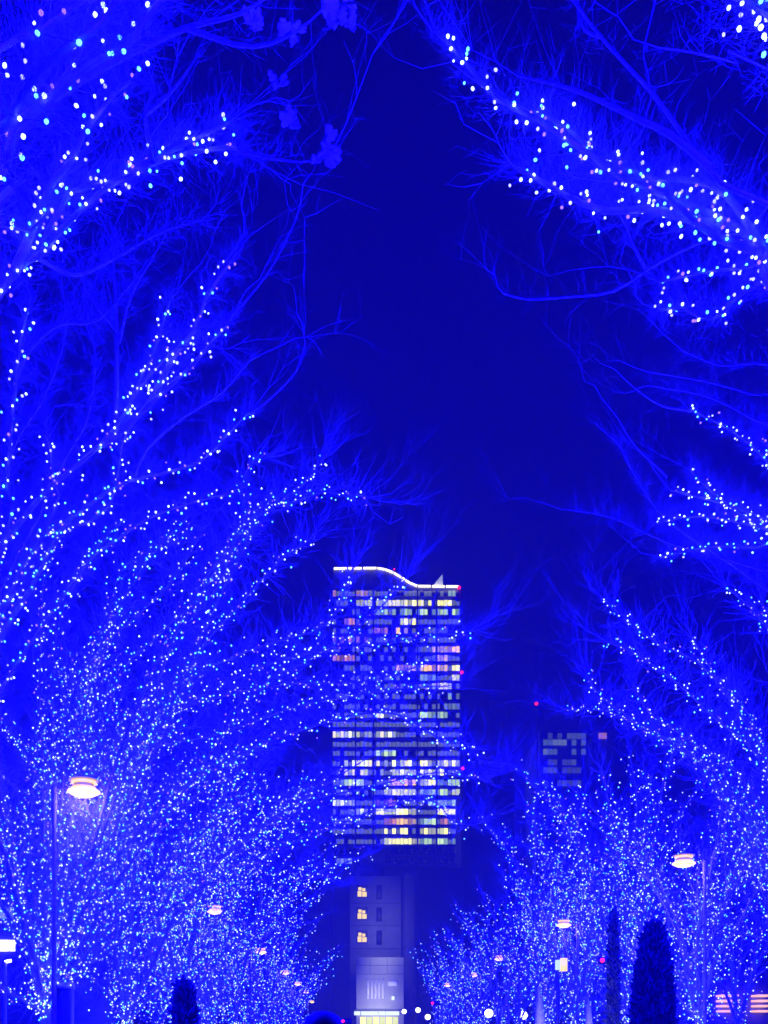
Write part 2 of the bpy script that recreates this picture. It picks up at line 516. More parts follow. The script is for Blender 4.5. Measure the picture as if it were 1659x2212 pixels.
tree(b, L, 'nearest bare tree of the left row, limbs entering at the top left corner', '', 'bare trees lining the avenue', near=True, fork=F,
     led_sp=0.115, led_r=0.0135, led_w=0.10, glow=20, glow_step=0.27, tw=(160, 400), twK=4, strings=[
     'uppermost string of blue bulbs in the top left corner', 'blue string on the thickest limb in the top left corner',
     'long blue string curling up the top left corner to the frame top', 'short inner blue string between the others in the top left corner', 'added blue string crossing just over the top edge to light the dry leaves'])

b = (LX, 12.7)
L = [limb_px(b, F, [(-150, 900), (20, 600), (75, 555), (130, 490), (210, 415), (300, 365), (400, 338), (490, 326), (515, 327)], 10, 9, r0=0.10, lit=0.99),
     limb_px(b, F, [(280, 372), (350, 335), (400, 312), (460, 280), (495, 264)], 9.3, 9, r0=0.035, direct=True),
     limb_px(b, F, [(30, 590), (80, 480), (105, 430), (120, 390), (155, 350), (180, 290), (215, 240), (240, 200), (274, 168)], 9.8, 9, r0=0.05, direct=True),
     limb_px(b, F, [(90, 530), (140, 430), (180, 405), (250, 385), (300, 372)], 9.7, 9.3, r0=0.03, direct=True),
     limb_px(b, F, [(-60, 560), (10, 490), (60, 490), (100, 440)], 9.8, 9.5, r0=0.03),
     limb_px(b, F, [(10, 1160), (15, 1050), (25, 920), (35, 820), (45, 740), (62, 672)], 11.5, 11, r0=0.05),
     limb_px(b, F, [(110, 1120), (112, 1040), (110, 990), (98, 938)], 13, 13, r0=0.035),
     limb_px(b, F, [(-40, 1260), (90, 1080), (150, 1025), (220, 960), (270, 890), (310, 800), (330, 760), (365, 648)], 13.5, 13.5, r0=0.09),
     limb_px(b, F, [(220, 962), (280, 915), (330, 868), (400, 800), (450, 745), (488, 700)], 13.5, 13, r0=0.05, direct=True),
     limb_px(b, F, [(320, 880), (370, 790), (420, 715), (440, 650), (470, 600), (496, 563)], 13.4, 12.8, r0=0.05, direct=True),
     limb_px(b, F, [(270, 890), (310, 830), (370, 760), (410, 745)], 13.5, 13, r0=0.03, direct=True),
     limb_px(b, F, [(90, 1220), (130, 1140), (230, 1060), (290, 1035), (370, 1015), (440, 990), (500, 935), (542, 893)], 14.5, 14, r0=0.07),
     limb_px(b, F, [(180, 1230), (250, 1165), (330, 1110), (430, 1078), (500, 1068)], 15, 15, r0=0.04),
     limb_px(b, F, [(80, 1170), (180, 1130), (240, 1080), (260, 960), (275, 930)], 14.2, 13.6, r0=0.04),
     limb_px(b, F, [(515, 327), (560, 335), (620, 342), (680, 345), (720, 330)], 9, 8.8, islit=False, r0=0.012, r1=0.005, direct=True),
     limb_px(b, F, [(330, 350), (310, 250), (330, 200), (320, 160)], 9.2, 9.4, islit=False, r0=0.025, r1=0.005, direct=True),
     limb_px(b, F, [(310, 250), (360, 200), (400, 150), (420, 120)], 9.2, 9.6, islit=False, r0=0.02, r1=0.005, direct=True),
     limb_px(b, F, [(250, 900), (258, 740), (250, 600), (240, 520)], 13.5, 14, islit=False, r0=0.035, r1=0.006, direct=True),
     limb_px(b, F, [(256, 720), (200, 650), (170, 590), (160, 540)], 13.6, 14, islit=False, r0=0.025, r1=0.005, direct=True),
     limb_px(b, F, [(258, 740), (290, 640), (330, 560), (360, 500)], 13.6, 14, islit=False, r0=0.02, r1=0.005, direct=True),
     limb_px(b, F, [(490, 700), (560, 620), (600, 560), (640, 470)], 13, 12.6, islit=False, r0=0.014, r1=0.004, direct=True),
     limb_px(b, F, [(488, 565), (530, 500), (520, 440)], 12.8, 12.6, islit=False, r0=0.014, r1=0.004, direct=True),
     limb_px(b, F, [(20, 1010), (90, 880), (125, 780), (140, 690), (130, 620)], 14, 14, islit=None, r0=0.03, r1=0.006),
     limb_px(b, F, [(120, 1030), (190, 900), (205, 770), (190, 660)], 14, 14.5, islit=None, r0=0.03, r1=0.006),
     limb_px(b, F, [(35, 820), (70, 750), (130, 700), (210, 690), (290, 600)], 11.2, 13, islit=None, r0=0.02, r1=0.006, direct=True),
     limb_px(b, F, [(75, 555), (160, 590), (240, 560), (340, 500), (430, 470)], 9.9, 11.5, islit=None, r0=0.02, r1=0.006, direct=True),
     limb_px(b, F, [(290, 1035), (320, 970), (400, 900), (480, 850), (540, 780)], 14.3, 14, islit=None, r0=0.02, r1=0.006, direct=True),
     limb_px(b, F, [(542, 893), (590, 850), (640, 800), (660, 740)], 14, 13.8, islit=False, r0=0.014, r1=0.004, direct=True)]
tree(b, L, 'second bare tree of the left row, long limbs fanning across the left side', '', 'bare trees lining the avenue', near=True, fork=F,
     led_sp=0.058, led_r=0.0145, led_w=0.05, glow=36, glow_step=0.6, tw=(160, 400), twK=4, spray=1, strings=[
     'blue string along the long limb sweeping to the dry leaves, left of the sky gap', 'short blue string on the upper twin of the limb with dry leaves',
     'steep blue string rising above the sweeping limb at upper left', 'blue string in the crook of the two upper left limbs',
     'short blue string at the left edge below the top left corner', 'vertical blue string along the left edge at mid height',
     'short vertical blue string beside the left edge string', 'blue string on the steep limb left of the mid left cluster',
     'blue string on the lower outer edge of the mid left cluster', 'blue string reaching the tip of the mid left cluster',
     'short blue string in the middle of the mid left cluster', 'blue string on the long rising limb under the mid left cluster',
     'flat blue string below the long rising limb on the left', 'blue string joining the lower left limbs to the mid left cluster'])

# --- right row, first and second trees
b = (RX, 6.0)
L = [limb_px(b, F, [(1760, 160), (1690, 80), (1640, 30), (1560, -10)], 6.5, 6.5, r0=0.08),
     limb_px(b, F, [(1760, 90), (1660, 20), (1600, -30)], 6.2, 6.2, r0=0.05),
     limb_px(b, F, [(1760, 680), (1650, 530), (1560, 470), (1480, 435), (1400, 400), (1330, 370), (1280, 330), (1220, 290), (1150, 245), (1060, 205), (990, 125), (935, 70)], 8.5, 9, r0=0.10, lit=0.995),
     limb_px(b, F, [(1560, 490), (1480, 465), (1400, 440), (1310, 445), (1220, 410), (1160, 380), (1115, 355)], 8.6, 9, r0=0.045, direct=True),
     limb_px(b, F, [(1660, 560), (1570, 430), (1500, 395), (1420, 390), (1350, 365), (1290, 345)], 8.5, 8.8, r0=0.04, direct=True),
     limb_px(b, F, [(1650, 545), (1560, 510), (1500, 470), (1440, 420), (1370, 400)], 8.4, 8.6, r0=0.04, direct=True),
     limb_px(b, F, [(1280, 335), (1255, 290), (1190, 245), (1160, 240)], 8.8, 9, r0=0.025, direct=True),
     limb_px(b, F, [(1700, 450), (1560, 380), (1480, 290), (1400, 190), (1300, 80), (1230, -10)], 7.6, 8, islit=False, r0=0.06, r1=0.010),
     limb_px(b, F, [(1545, 370), (1450, 290), (1380, 260), (1270, 210), (1200, 185), (1120, 160)], 7.7, 8, islit=False, r0=0.03, r1=0.006, direct=True),
     limb_px(b, F, [(1700, 160), (1600, 130), (1500, 110), (1420, 105)], 6.8, 7, islit=False, r0=0.02, r1=0.005),
     limb_px(b, F, [(1300, 80), (1260, 60), (1240, 10), (1250, -30)], 8, 8, islit=False, r0=0.014, r1=0.004, direct=True),
     limb_px(b, F, [(1420, -20), (1395, 60), (1390, 110), (1402, 146)], 8, 8, islit=False, r0=0.006, r1=0.003, direct=True),
     limb_px(b, F, [(935, 70), (905, 30), (885, -10)], 9, 9, islit=False, r0=0.012, r1=0.005, direct=True)]
tree(b, L, 'nearest bare tree of the right row, limbs entering at the upper right', '', 'bare trees lining the avenue', near=True, fork=F,
     led_sp=0.048, led_r=0.0140, led_w=0.065, glow=38, glow_step=0.6, tw=(160, 400), twK=4, spray=1, strings=[
     'blue string in the top right corner of the frame', 'short blue string at the very corner, top right', 'longest blue string, running down the upper right limb from the frame top',
     'lower blue string of the broad upper right limb', 'upper blue string on the thick end of the upper right limb', 'middle blue string inside the broad upper right limb',
     'short blue string branching above the upper right limb'])

b = (RX, 13.5)
L = [limb_px(b, F, [(1760, 530), (1690, 555), (1620, 580), (1520, 590), (1430, 608)], 12, 11.5, r0=0.05),
     limb_px(b, F, [(1760, 560), (1690, 590), (1600, 635), (1540, 685), (1480, 665), (1420, 668)], 12, 11.5, r0=0.05),
     limb_px(b, F, [(1760, 480), (1600, 500), (1500, 530), (1400, 590), (1330, 635), (1230, 648), (1140, 655), (1090, 640)], 12, 12, islit=False, r0=0.05, r1=0.008),
     limb_px(b, F, [(1400, 590), (1370, 530), (1340, 470), (1290, 450)], 12, 12, islit=False, r0=0.02, r1=0.005, direct=True),
     limb_px(b, F, [(1760, 1090), (1680, 1020), (1620, 960), (1560, 920), (1495, 888)], 17, 17, r0=0.06),
     limb_px(b, F, [(1760, 1230), (1680, 1160), (1600, 1110), (1540, 1060), (1497, 1012)], 17, 17, r0=0.05),
     limb_px(b, F, [(1760, 1160), (1650, 1120), (1560, 1090), (1500, 1075), (1448, 1064)], 17.5, 17, r0=0.04),
     limb_px(b, F, [(1760, 1180), (1640, 1140), (1500, 1122), (1418, 1132)], 17.5, 17, r0=0.04),
     limb_px(b, F, [(1760, 1160), (1640, 1185), (1550, 1185), (1430, 1203)], 17.5, 17, r0=0.04),
     limb_px(b, F, [(1760, 1020), (1690, 980), (1640, 950)], 16, 16, r0=0.04),
     limb_px(b, F, [(1495, 888), (1430, 880), (1370, 840), (1330, 800)], 17, 17, islit=False, r0=0.02, r1=0.005, direct=True),
     limb_px(b, F, [(1760, 900), (1620, 850), (1500, 820), (1400, 800)], 16, 16.5, islit=False, r0=0.03, r1=0.006),
     limb_px(b, F, [(1760, 1000), (1620, 900), (1520, 850), (1420, 830)], 16, 16.5, islit=None, r0=0.03, r1=0.006),
     limb_px(b, F, [(1760, 1290), (1620, 1230), (1460, 1180), (1330, 1120), (1240, 1100)], 17, 17, islit=None, r0=0.03, r1=0.006),
     limb_px(b, F, [(1760, 1350), (1620, 1250), (1440, 1130), (1380, 1040), (1340, 960)], 17.5, 17.5, islit=None, r0=0.03, r1=0.006),
     limb_px(b, F, [(1760, 860), (1660, 790), (1560, 790), (1480, 760)], 15, 15.5, islit=None, r0=0.03, r1=0.006),
     limb_px(b, F, [(1440, 1030), (1380, 970), (1340, 900)], 17, 17, islit=False, r0=0.016, r1=0.005, direct=True)]
tree(b, L, 'second bare tree of the right row, with hooked lit limb at the right edge', '', 'bare trees lining the avenue', near=True, fork=F,
     led_sp=0.06, led_r=0.016, led_w=0.05, glow=28, glow_step=0.6, tw=(160, 400), twK=4, spray=1, strings=[
     'thin blue string above the hooked one at the right edge', 'hooked blue string at the right edge under the broad limb',
     'blue string of the topmost limb at mid right', 'blue string falling steeply at the right edge at mid height', 'blue string pointing left from the mid right knot',
     'flat blue string with its tip farthest left at mid right', 'lowest flat blue string of the mid right knot', 'short blue string at the right edge above the mid right knot'])

# --- third trees: seen trunks begin here; hand placed limbs over the street plus a grown crown
GRP = 'bare trees lining the avenue'
b = (LX, 20.7); F = 2.3
L = grown_limbs(b, F, 13.5, 5.5, 5.0, 1, n=11, sec=3)
for pts, y0, y1, r0 in [
        ([(330, 1450), (450, 1290), (500, 1180), (530, 1110), (525, 1050), (552, 988), (576, 982)], 20, 20, 0.06),
        ([(400, 1330), (480, 1200), (560, 1110), (640, 1060), (696, 984)], 20, 19.5, 0.05),
        ([(160, 1500), (220, 1380), (280, 1270), (330, 1190), (400, 1120)], 20, 20, 0.04),
        ([(200, 1450), (300, 1330), (380, 1240), (440, 1150)], 20.5, 20, 0.04),
        ([(120, 1400), (160, 1280), (200, 1200), (262, 1130)], 20, 20, 0.04),
        ([(250, 1480), (350, 1370), (430, 1290), (475, 1220)], 21, 20, 0.04),
        ([(90, 1320), (105, 1220), (140, 1130)], 20, 20, 0.03),
        ([(240, 1300), (300, 1210), (380, 1170), (410, 1130)], 20, 19.5, 0.03),
        ([(560, 1115), (620, 1090), (700, 1062), (740, 1068), (792, 1072)], 20, 19.5, 0.03),
        ([(420, 1420), (520, 1300), (600, 1215), (670, 1166)], 21, 21, 0.04),
        ([(300, 1600), (450, 1500), (600, 1430), (800, 1392), (950, 1366), (1022, 1357)], 21, 20, 0.06),
        ([(380, 1500), (500, 1420), (600, 1380), (700, 1350), (740, 1290), (762, 1238)], 21, 21, 0.04),
        ([(550, 1500), (650, 1440), (740, 1385), (830, 1300), (872, 1252)], 21, 21, 0.04),
        ([(300, 1750), (500, 1640), (700, 1560), (850, 1540), (960, 1598), (1010, 1604), (1036, 1640)], 21, 21, 0.05),
        ([(520, 1740), (650, 1728), (800, 1700), (920, 1672), (1034, 1686)], 22, 22, 0.04),
        ([(560, 1850), (700, 1800), (830, 1742), (930, 1730), (975, 1772), (1012, 1778)], 23, 23, 0.04),
        ([(350, 1560), (500, 1500), (650, 1480), (800, 1470), (930, 1430)], 22, 22, 0.04),
        ([(300, 1640), (480, 1580), (640, 1530), (790, 1500), (960, 1480)], 23, 23, 0.04)]:
    L.append(limb_px(b, F, pts, y0, y1, r0=r0, r1=0.012, lit=1.0, direct=False, amp=0.03))
tree(b, L, 'third bare tree of the left row, trunk beside the tall lamp post', 'blue string lights on the left tree by the lamp post, tips crossing the tower', GRP,
     fork=F, led_sp=0.058, led_r=0.0185, led_w=0.10, glow=22, glow_step=1.1, tw=(36, 60), trunk_r=0.12, trunk_led=False)

b = (RX, 21.0)
L = grown_limbs(b, F, 9.5, 3.0, 5.0, -1, n=6, sec=2)
for pts, y0, y1, r0 in [
        ([(1740, 1440), (1660, 1360), (1610, 1300), (1573, 1272)], 21, 21, 0.05),
        ([(1740, 1760), (1660, 1640), (1600, 1550), (1520, 1440), (1430, 1390), (1370, 1350), (1303, 1293)], 21, 22, 0.06),
        ([(1640, 1640), (1560, 1560), (1450, 1470), (1380, 1420), (1308, 1384)], 22, 22, 0.04),
        ([(1620, 1560), (1560, 1480), (1520, 1420), (1498, 1385)], 22, 22, 0.04),
        ([(1600, 1680), (1480, 1590), (1400, 1540), (1370, 1490)], 23, 23, 0.04),
        ([(1560, 1680), (1440, 1600), (1330, 1535), (1280, 1490), (1263, 1452)], 24, 24, 0.04),
        ([(1500, 1640), (1380, 1570), (1300, 1530), (1225, 1530)], 24, 25, 0.04),
        ([(1740, 1380), (1660, 1330), (1640, 1300)], 20, 20, 0.04)]:
    L.append(limb_px(b, F, pts, y0, y1, r0=r0, r1=0.012, lit=1.0, amp=0.03))
tree(b, L, 'third bare tree of the right row, outside the frame with limbs leaning in', 'blue string lights leaning in from the right edge at mid height', GRP,
     fork=F, led_sp=0.06, led_r=0.0185, led_w=0.08, glow=22, glow_step=1.1, tw=(36, 60), trunk_r=0.13)

# --- the rest of both rows
for i in range(12):
    Y = 28.7 + 8 * i
    far = i >= 4
    lo_ = i >= 8
    spn = 0.085 if i < 2 else (0.14 if i < 4 else (0.33 if not lo_ else 0.5))
    t = (26, 40) if i < 3 else ((16, 24) if not lo_ else (9, 14))
    b = (LX + rng.uniform(-0.15, 0.15), Y + rng.uniform(-0.4, 0.4))
    L = grown_limbs(b, 2.2, 15.5 - 0.10 * i, 8.0 if i < 2 else 7.4, 4.5, 1, n=11 if i < 2 else (9 if i < 4 else 7), sec=3 if i < 3 else (2 if i < 6 else 1))
    tree(b, L, ORD[3 + i] + ' bare tree from the camera in the left row, wrapped in blue lights',
         'blue string lights on the ' + ORD[3 + i] + ' tree of the left row', GRP, fork=2.2, led_sp=spn, led_r=0.0205 + 0.0027 * i, led_w=0.26,
         glow=(40 + 5 * i) * (1.0 if i < 2 else 0.4), glow_step=3.0 if i < 4 else 6.0, tw=t, trunk_r=0.13, spray=3 if i < 5 else 1)
    b = (RX + rng.uniform(-0.15, 0.15), Y + 0.3 + rng.uniform(-0.4, 0.4))
    L = grown_limbs(b, 2.2, 15.0 - 0.05 * i, 4.6, 4.5, -1, n=8 if i < 2 else (9 if i < 4 else 7), sec=3 if i < 3 else (2 if i < 6 else 1))
    tree(b, L, ORD[3 + i] + ' bare tree from the camera in the right row, wrapped in blue lights',
         'blue string lights on the ' + ORD[3 + i] + ' tree of the right row', GRP, fork=2.2, led_sp=spn, led_r=0.0205 + 0.0027 * i, led_w=0.26,
         glow=(40 + 5 * i) * (1.0 if i < 2 else 0.4), glow_step=3.0 if i < 4 else 6.0, tw=t, trunk_r=0.13, spray=3 if i < 5 else 1)
for i in range(6):
    Y = 33 + 11 * i
    for side, X, word, rin, H in ((1, -13.0, 'left', 4.5, 13.0), (-1, 17.5, 'right', 4.5, 12.0)):
        b = (X + rng.uniform(-0.3, 0.3), Y + rng.uniform(-1, 1))
        L = grown_limbs(b, 2.0, H, rin, 4.5, side, n=8, sec=3 if i < 2 else 2)
        tree(b, L, ORD[i] + ' bare tree of the outer row behind the ' + word + ' row, wrapped in blue lights',
             'blue string lights on the ' + ORD[i] + ' tree of the outer ' + word + ' row', GRP, fork=2.0, led_sp=0.30, led_r=0.026, led_w=0.30,
             glow=40, glow_step=4.0, tw=(16, 22), trunk_r=0.13, spray=2)

# --- dry leaves hanging on against the dark sky
def leaf_mesh():
    o = [(0, 0), (0.35, 0.16), (0.42, 0.42), (0.22, 0.5), (0.30, 0.75), (0.06, 1.0), (-0.2, 0.8), (-0.16, 0.55), (-0.4, 0.45), (-0.32, 0.15)]
    v = [(x, y, 0.12 * abs(x) + 0.1 * math.sin(3 * y)) for x, y in o] + [(0, 0.5, 0)]
    t = [(i, (i + 1) % 10, 10) for i in range(10)]
    me = mesh_np('leaf', np.array(v), None, np.array(t)); me.materials.append(M['leaf']); return me
LEAF = leaf_mesh()
trees = [o for o in COL.objects if o.name.startswith('street_tree')]
def leaves(parent, px, py, Y, wpx, hpx, n, size):
    for k in range(n):
        a = rng.uniform(0, 6.28); rr = math.sqrt(rng.uniform(0, 1))
        p = P(px + math.cos(a) * rr * wpx, py + math.sin(a) * rr * hpx, Y + rng.uniform(-0.12, 0.12))
        o = link_child('leaf', LEAF, parent, p, (rng.uniform(1.0, 2.2), rng.uniform(-0.8, 0.8), rng.uniform(2.4, 3.9)))
        s = size * rng.uniform(0.7, 1.25); o.scale = (s, s, s)
leaves(trees[0], 545, 48, 8, 20, 24, 9, 0.10)
leaves(trees[0], 632, 78, 8, 20, 22, 9, 0.10)
leaves(trees[0], 728, 42, 8, 32, 28, 16, 0.11)
leaves(trees[0], 745, 5, 8, 25, 10, 6, 0.10)
leaves(trees[1], 712, 308, 8.8, 10, 14, 4, 0.12)
leaves(trees[1], 712, 350, 8.8, 14, 14, 5, 0.12)
leaves(trees[1], 680, 358, 8.8, 4, 8, 2, 0.09)
leaves(trees[1], 632, 265, 9, 18, 22, 8, 0.11)
leaves(trees[1], 600, 180, 9.2, 14, 14, 5, 0.10)

# ------------------------------------------------------------------ office tower at the end of the avenue
TY = 400.0
def tz(py, Y=TY): return EYE + (VY - py) / FPX * Y
def tx(px, Y=TY): return (px - VX) / FPX * Y
tower = thing('office_tower', (tx(858), TY + 20, 0), 'tall office tower closing the avenue, lit windows and glowing curved roof edge', 'tower')
prof = [(720, 1229), (815, 1228), (832, 1231), (850, 1238), (868, 1249), (885, 1260), (902, 1267), (992, 1268)]
def extrude_prof(top, ybot, Y0, Y1):
    front = [(tx(px), Y0, tz(py)) for px, py in top] + [(tx(top[-1][0]), Y0, ybot), (tx(top[0][0]), Y0, ybot)]
    n = len(front); v = front + [(x, Y1, z) for x, _, z in front]
    q = [((i + 1) % n, i, i + n, (i + 1) % n + n) for i in range(n)]
    mb = MB(); mb.add(v, q)
    me = bpy.data.meshes.new('body')
    me.from_pydata([tuple(map(float, p)) for p in v], [], [tuple(int(k) for k in f) for f in q] + [tuple(range(n)), tuple(range(2 * n - 1, n - 1, -1))])
    return me
link_mesh('body', extrude_prof([(720, 1231)] + [(a, c + 2) for a, c in prof[1:-1]] + [(997, 1270)], 0, TY, TY + 40), M['facade'], tower)
for k in range(len(prof) - 1):
    (a, c), (d, e) = prof[k], prof[k + 1]
    n = max(1, int((d - a) / 24))
    for j in range(n):
        f0, f1 = (j + 0.04) / n, (j + 0.93) / n
        MB().tube([(tx(a + (d - a) * f0), TY - 0.4, tz(c + (e - c) * f0)), (tx(a + (d - a) * f1), TY - 0.4, tz(c + (e - c) * f1))], 0.42, 6).build('roof_lamp', M['roofline'], tower)
smb = MB()
sv = [(tx(934), TY + 1, tz(1265)), (tx(957), TY + 1, tz(1265)), (tx(956), TY + 1, tz(1238)), (tx(934), TY + 3, tz(1265)), (tx(957), TY + 3, tz(1265)), (tx(956), TY + 3, tz(1238))]
smb.add(sv, [(0, 1, 4, 3), (1, 2, 5, 4), (2, 0, 3, 5)], [(0, 2, 1), (3, 4, 5)])
smb.build('roof_fin', M['sail'], tower)
MB().tube([(tx(958.5), TY + 2, tz(1268)), (tx(958.5), TY + 2, tz(1232))], 0.25, 6).build('mast', M['mullion'], tower)
for px, py in ((991, 1271), (997, 1454), (999, 1661)):
    MB().lathe((tx(px), TY - 0.9, tz(py)), [(0.1, -0.7), (0.65, -0.3), (0.65, 0.3), (0.1, 0.7)], 8).build('beacon', M['red'], tower)
MB().tube([(tx(853), TY + 5, tz(1245)), (tx(853), TY + 5, tz(1218))], 0.15, 5).build('mast', M['mullion'], tower)
MB().lathe((tx(853), TY + 5, tz(1217)), [(0.1, -0.4), (0.4, 0), (0.1, 0.4)], 8).build('beacon', M['red'], tower)

ZX = lambda z: 648 + z * 0.24415
ROWS = [  # (row height on the facade, [(from, to, look, share lit)])
 (385, 'a', [(500, 590, 'amber', .9), (290, 330, 'pink', .9), (1310, 1395, 'teal', .9)]),
 (470, 'a', [(500, 630, 'yellowwhite', .95), (660, 900, 'white', .9), (940, 1330, 'yellowwhite', .95), (1330, 1400, 'dim', 1)]),
 (550, 'a', [(500, 580, 'teal', .9), (680, 1000, 'green', .9), (1040, 1395, 'green', .95)]),
 (635, 'a', [(380, 480, 'pink', .8), (660, 800, 'dim', .9), (880, 1010, 'yellowwhite', .9), (1060, 1395, 'dim', .9)]),
 (715, 'a', [(650, 790, 'pink', .9), (850, 940, 'amber', .9), (1050, 1300, 'dim', .9)]),
 (795, 'a', [(300, 600, 'pink', .7), (1100, 1395, 'dim', .8)]),
 (880, 'a', [(1160, 1300, 'amber', 1), (1320, 1395, 'amber', 1), (1040, 1150, 'dim', .8)]),
 (958, 'a', [(300, 500, 'pink', .7), (1190, 1290, 'amber', 1), (1040, 1180, 'dim', .6), (1310, 1395, 'dim', .8)]),
 (1045, 'a', [(850, 1025, 'amber', 1), (1055, 1300, 'amber', 1), (1330, 1400, 'yellowwhite', 1)]),
 (1130, 'a', [(680, 820, 'dim', .8), (1060, 1190, 'teal', .9), (1350, 1400, 'yellowwhite', 1)]),
 (1205, 'a', [(1065, 1160, 'dim', 1), (1170, 1330, 'white', .7)]),
 (1295, 'a', [(820, 1000, 'dim', .8), (1200, 1400, 'teal', .8)]),
 (1385, 'a', [(1260, 1410, 'teal', 1), (700, 900, 'dim', .6)]),
 (1460, 'a', [(370, 660, 'dim', .9), (670, 740, 'white', 1), (750, 980, 'dim', .9), (1060, 1290, 'green', 1)]),
 (-5, 'b', [(300, 460, 'teal', .9), (500, 640, 'dim', 1), (680, 1400, 'dim', .9)]),
 (85, 'b', [(280, 630, 'white', .95), (665, 840, 'white', 1), (870, 1010, 'teal', .8), (1060, 1400, 'dim', .7)]),
 (170, 'b', [(280, 450, 'teal', .9), (500, 640, 'dim', .8), (790, 1000, 'teal', .9), (1280, 1400, 'dim', .7)]),
 (250, 'b', [(670, 840, 'green', 1), (400, 600, 'dim', .6), (1180, 1420, 'teal', .8)]),
 (340, 'b', [(390, 640, 'white', .9), (680, 1020, 'white', .8), (1060, 1420, 'yellowwhite', .95)]),
 (420, 'b', [(400, 600, 'white', .9), (700, 1010, 'white', .8), (1070, 1300, 'yellowwhite', .95), (1310, 1410, 'dim', .8)]),
 (510, 'b', [(370, 600, 'green', .8), (780, 1020, 'amber', .9), (1070, 1200, 'yellowwhite', 1), (1200, 1420, 'green', .9)]),
 (595, 'b', [(740, 1030, 'yellowwhite', .95), (1070, 1310, 'green', .9), (1360, 1420, 'white', 1)]),
 (690, 'b', [(280, 500, 'white', .8), (680, 830, 'pink', .9), (1150, 1420, 'green', .9)]),
 (768, 'b', [(510, 600, 'white', .9), (690, 1030, 'yellowwhite', 1), (1040, 1200, 'teal', .8), (1215, 1420, 'yellowwhite', .95)]),
 (855, 'b', [(750, 840, 'pink', .7), (870, 1025, 'amber', .9), (1070, 1200, 'green', .8), (1230, 1300, 'pink', .8)]),
 (940, 'b', [(760, 965, 'yellowwhite', .95), (1075, 1310, 'yellowwhite', 1), (1310, 1420, 'teal', .9)]),
 (1030, 'b', [(750, 1050, 'yellowwhite', 1), (1080, 1420, 'green', .95)]),
 (1115, 'b', [(1390, 1420, 'white', .5)]),
 (1205, 'b', [(310, 470, 'cyan', 1)])]
def pane_me(m, bright):
    """a window bay: one pane with an even glow"""
    w, h = 1.50, 2.5
    b1 = 0.35 + 0.3 * random.random()
    v = [(-w / 2, 0, -h / 2), (w / 2, 0, -h / 2), (w / 2, 0, h / 2), (-w / 2, 0, h / 2),
         (-w / 2, 0.2, -h / 2), (w / 2, 0.2, -h / 2), (w / 2, 0.2, h / 2), (-w / 2, 0.2, h / 2)]
    f = [(0, 1, 2, 3), (0, 4, 5, 1), (1, 5, 6, 2), (2, 6, 7, 3), (3, 7, 4, 0)]
    me = mesh_np('window', np.array(v), np.array(f)); me.materials.append(m); return me
WIN = {}
for nm in ('yellowwhite', 'white', 'green', 'amber', 'pink', 'dim', 'teal', 'cyan'):
    base_c = M[nm].node_tree.nodes['Principled BSDF'].inputs['Emission Color'].default_value[:3]
    s = M[nm].node_tree.nodes['Principled BSDF'].inputs['Emission Strength'].default_value
    WIN[nm] = []
    for k, f in enumerate((1.25, 0.8, 0.5, 0.28)):
        c = [min(1, x * (1 + random.uniform(-0.12, 0.12))) for x in base_c]
        WIN[nm].append(pane_me(mat('lit_window_%s' % nm, (0.05, 0.05, 0.05), 0.2, c, s * f, sample=False), 1))
lit_parts = []; dark = MB(); mass = {}
for zy, reg, ranges in ROWS:
    py = (1188 if reg == 'a' else 1566) + zy * 0.2442
    z = tz(py)
    for c in range(32):
        zx = 290 + c * 35.3 + 12
        if zx > 1418 or (zy < 400 and reg == 'a' and False): continue
        px = ZX(zx); look = None
        for a, e, nm, share in ranges:
            if a - 4 <= zx <= e + 4 and random.random() < share: look = nm
        if look is None and random.random() < (0.0 if py > 1828 else (0.8 if py > 1540 else 0.45)): look = 'dim'
        if look and not (455 < 0):
            lit_parts.append((px, z, look))
        else:
            dark.box(tx(px) - 0.65, tx(px) + 0.65, TY - 0.15, TY + 0.1, z - 1.15, z + 1.15)
dark.build('unlit_window', M['glassdark'], tower, 'stuff')
prio = {'yellowwhite': 0, 'amber': 0, 'white': 0, 'cyan': 0, 'green': 1, 'pink': 2, 'teal': 3, 'dim': 4}
lit_parts.sort(key=lambda t: prio[t[2]])
over = MB()
for k, (px, z, look) in enumerate(lit_parts):
    if k < 300:
        o = link_child('window', random.choice(WIN[look]), tower, (tx(px), TY - 0.2, z))
        o.scale = (random.uniform(0.82, 1.0), 1, random.uniform(0.8, 1.0))
    else:
        over.box(tx(px) - 0.68, tx(px) + 0.68, TY - 0.2, TY + 0.1, z - 1.0, z + random.uniform(0.5, 1.1))
if over.n: over.build('dim_window', M['dim'], tower, 'stuff')
for zx in (285, 490, 650, 1040, 1210, 1424):
    MB().box(tx(ZX(zx)) - 0.3, tx(ZX(zx)) + 0.3, TY - 0.7, TY - 0.22, 4, tz(1275)).build('mullion', M['mullion'], tower)
sp_ = MB()
for zy, reg, _ in ROWS:
    py = (1188 if reg == 'a' else 1566) + zy * 0.2442
    sp_.box(tx(721), tx(996), TY - 0.3, TY - 0.02, tz(py) - 2.2, tz(py) - 1.35)
sp_.build('spandrel', M['spandrel'], tower, 'stuff')

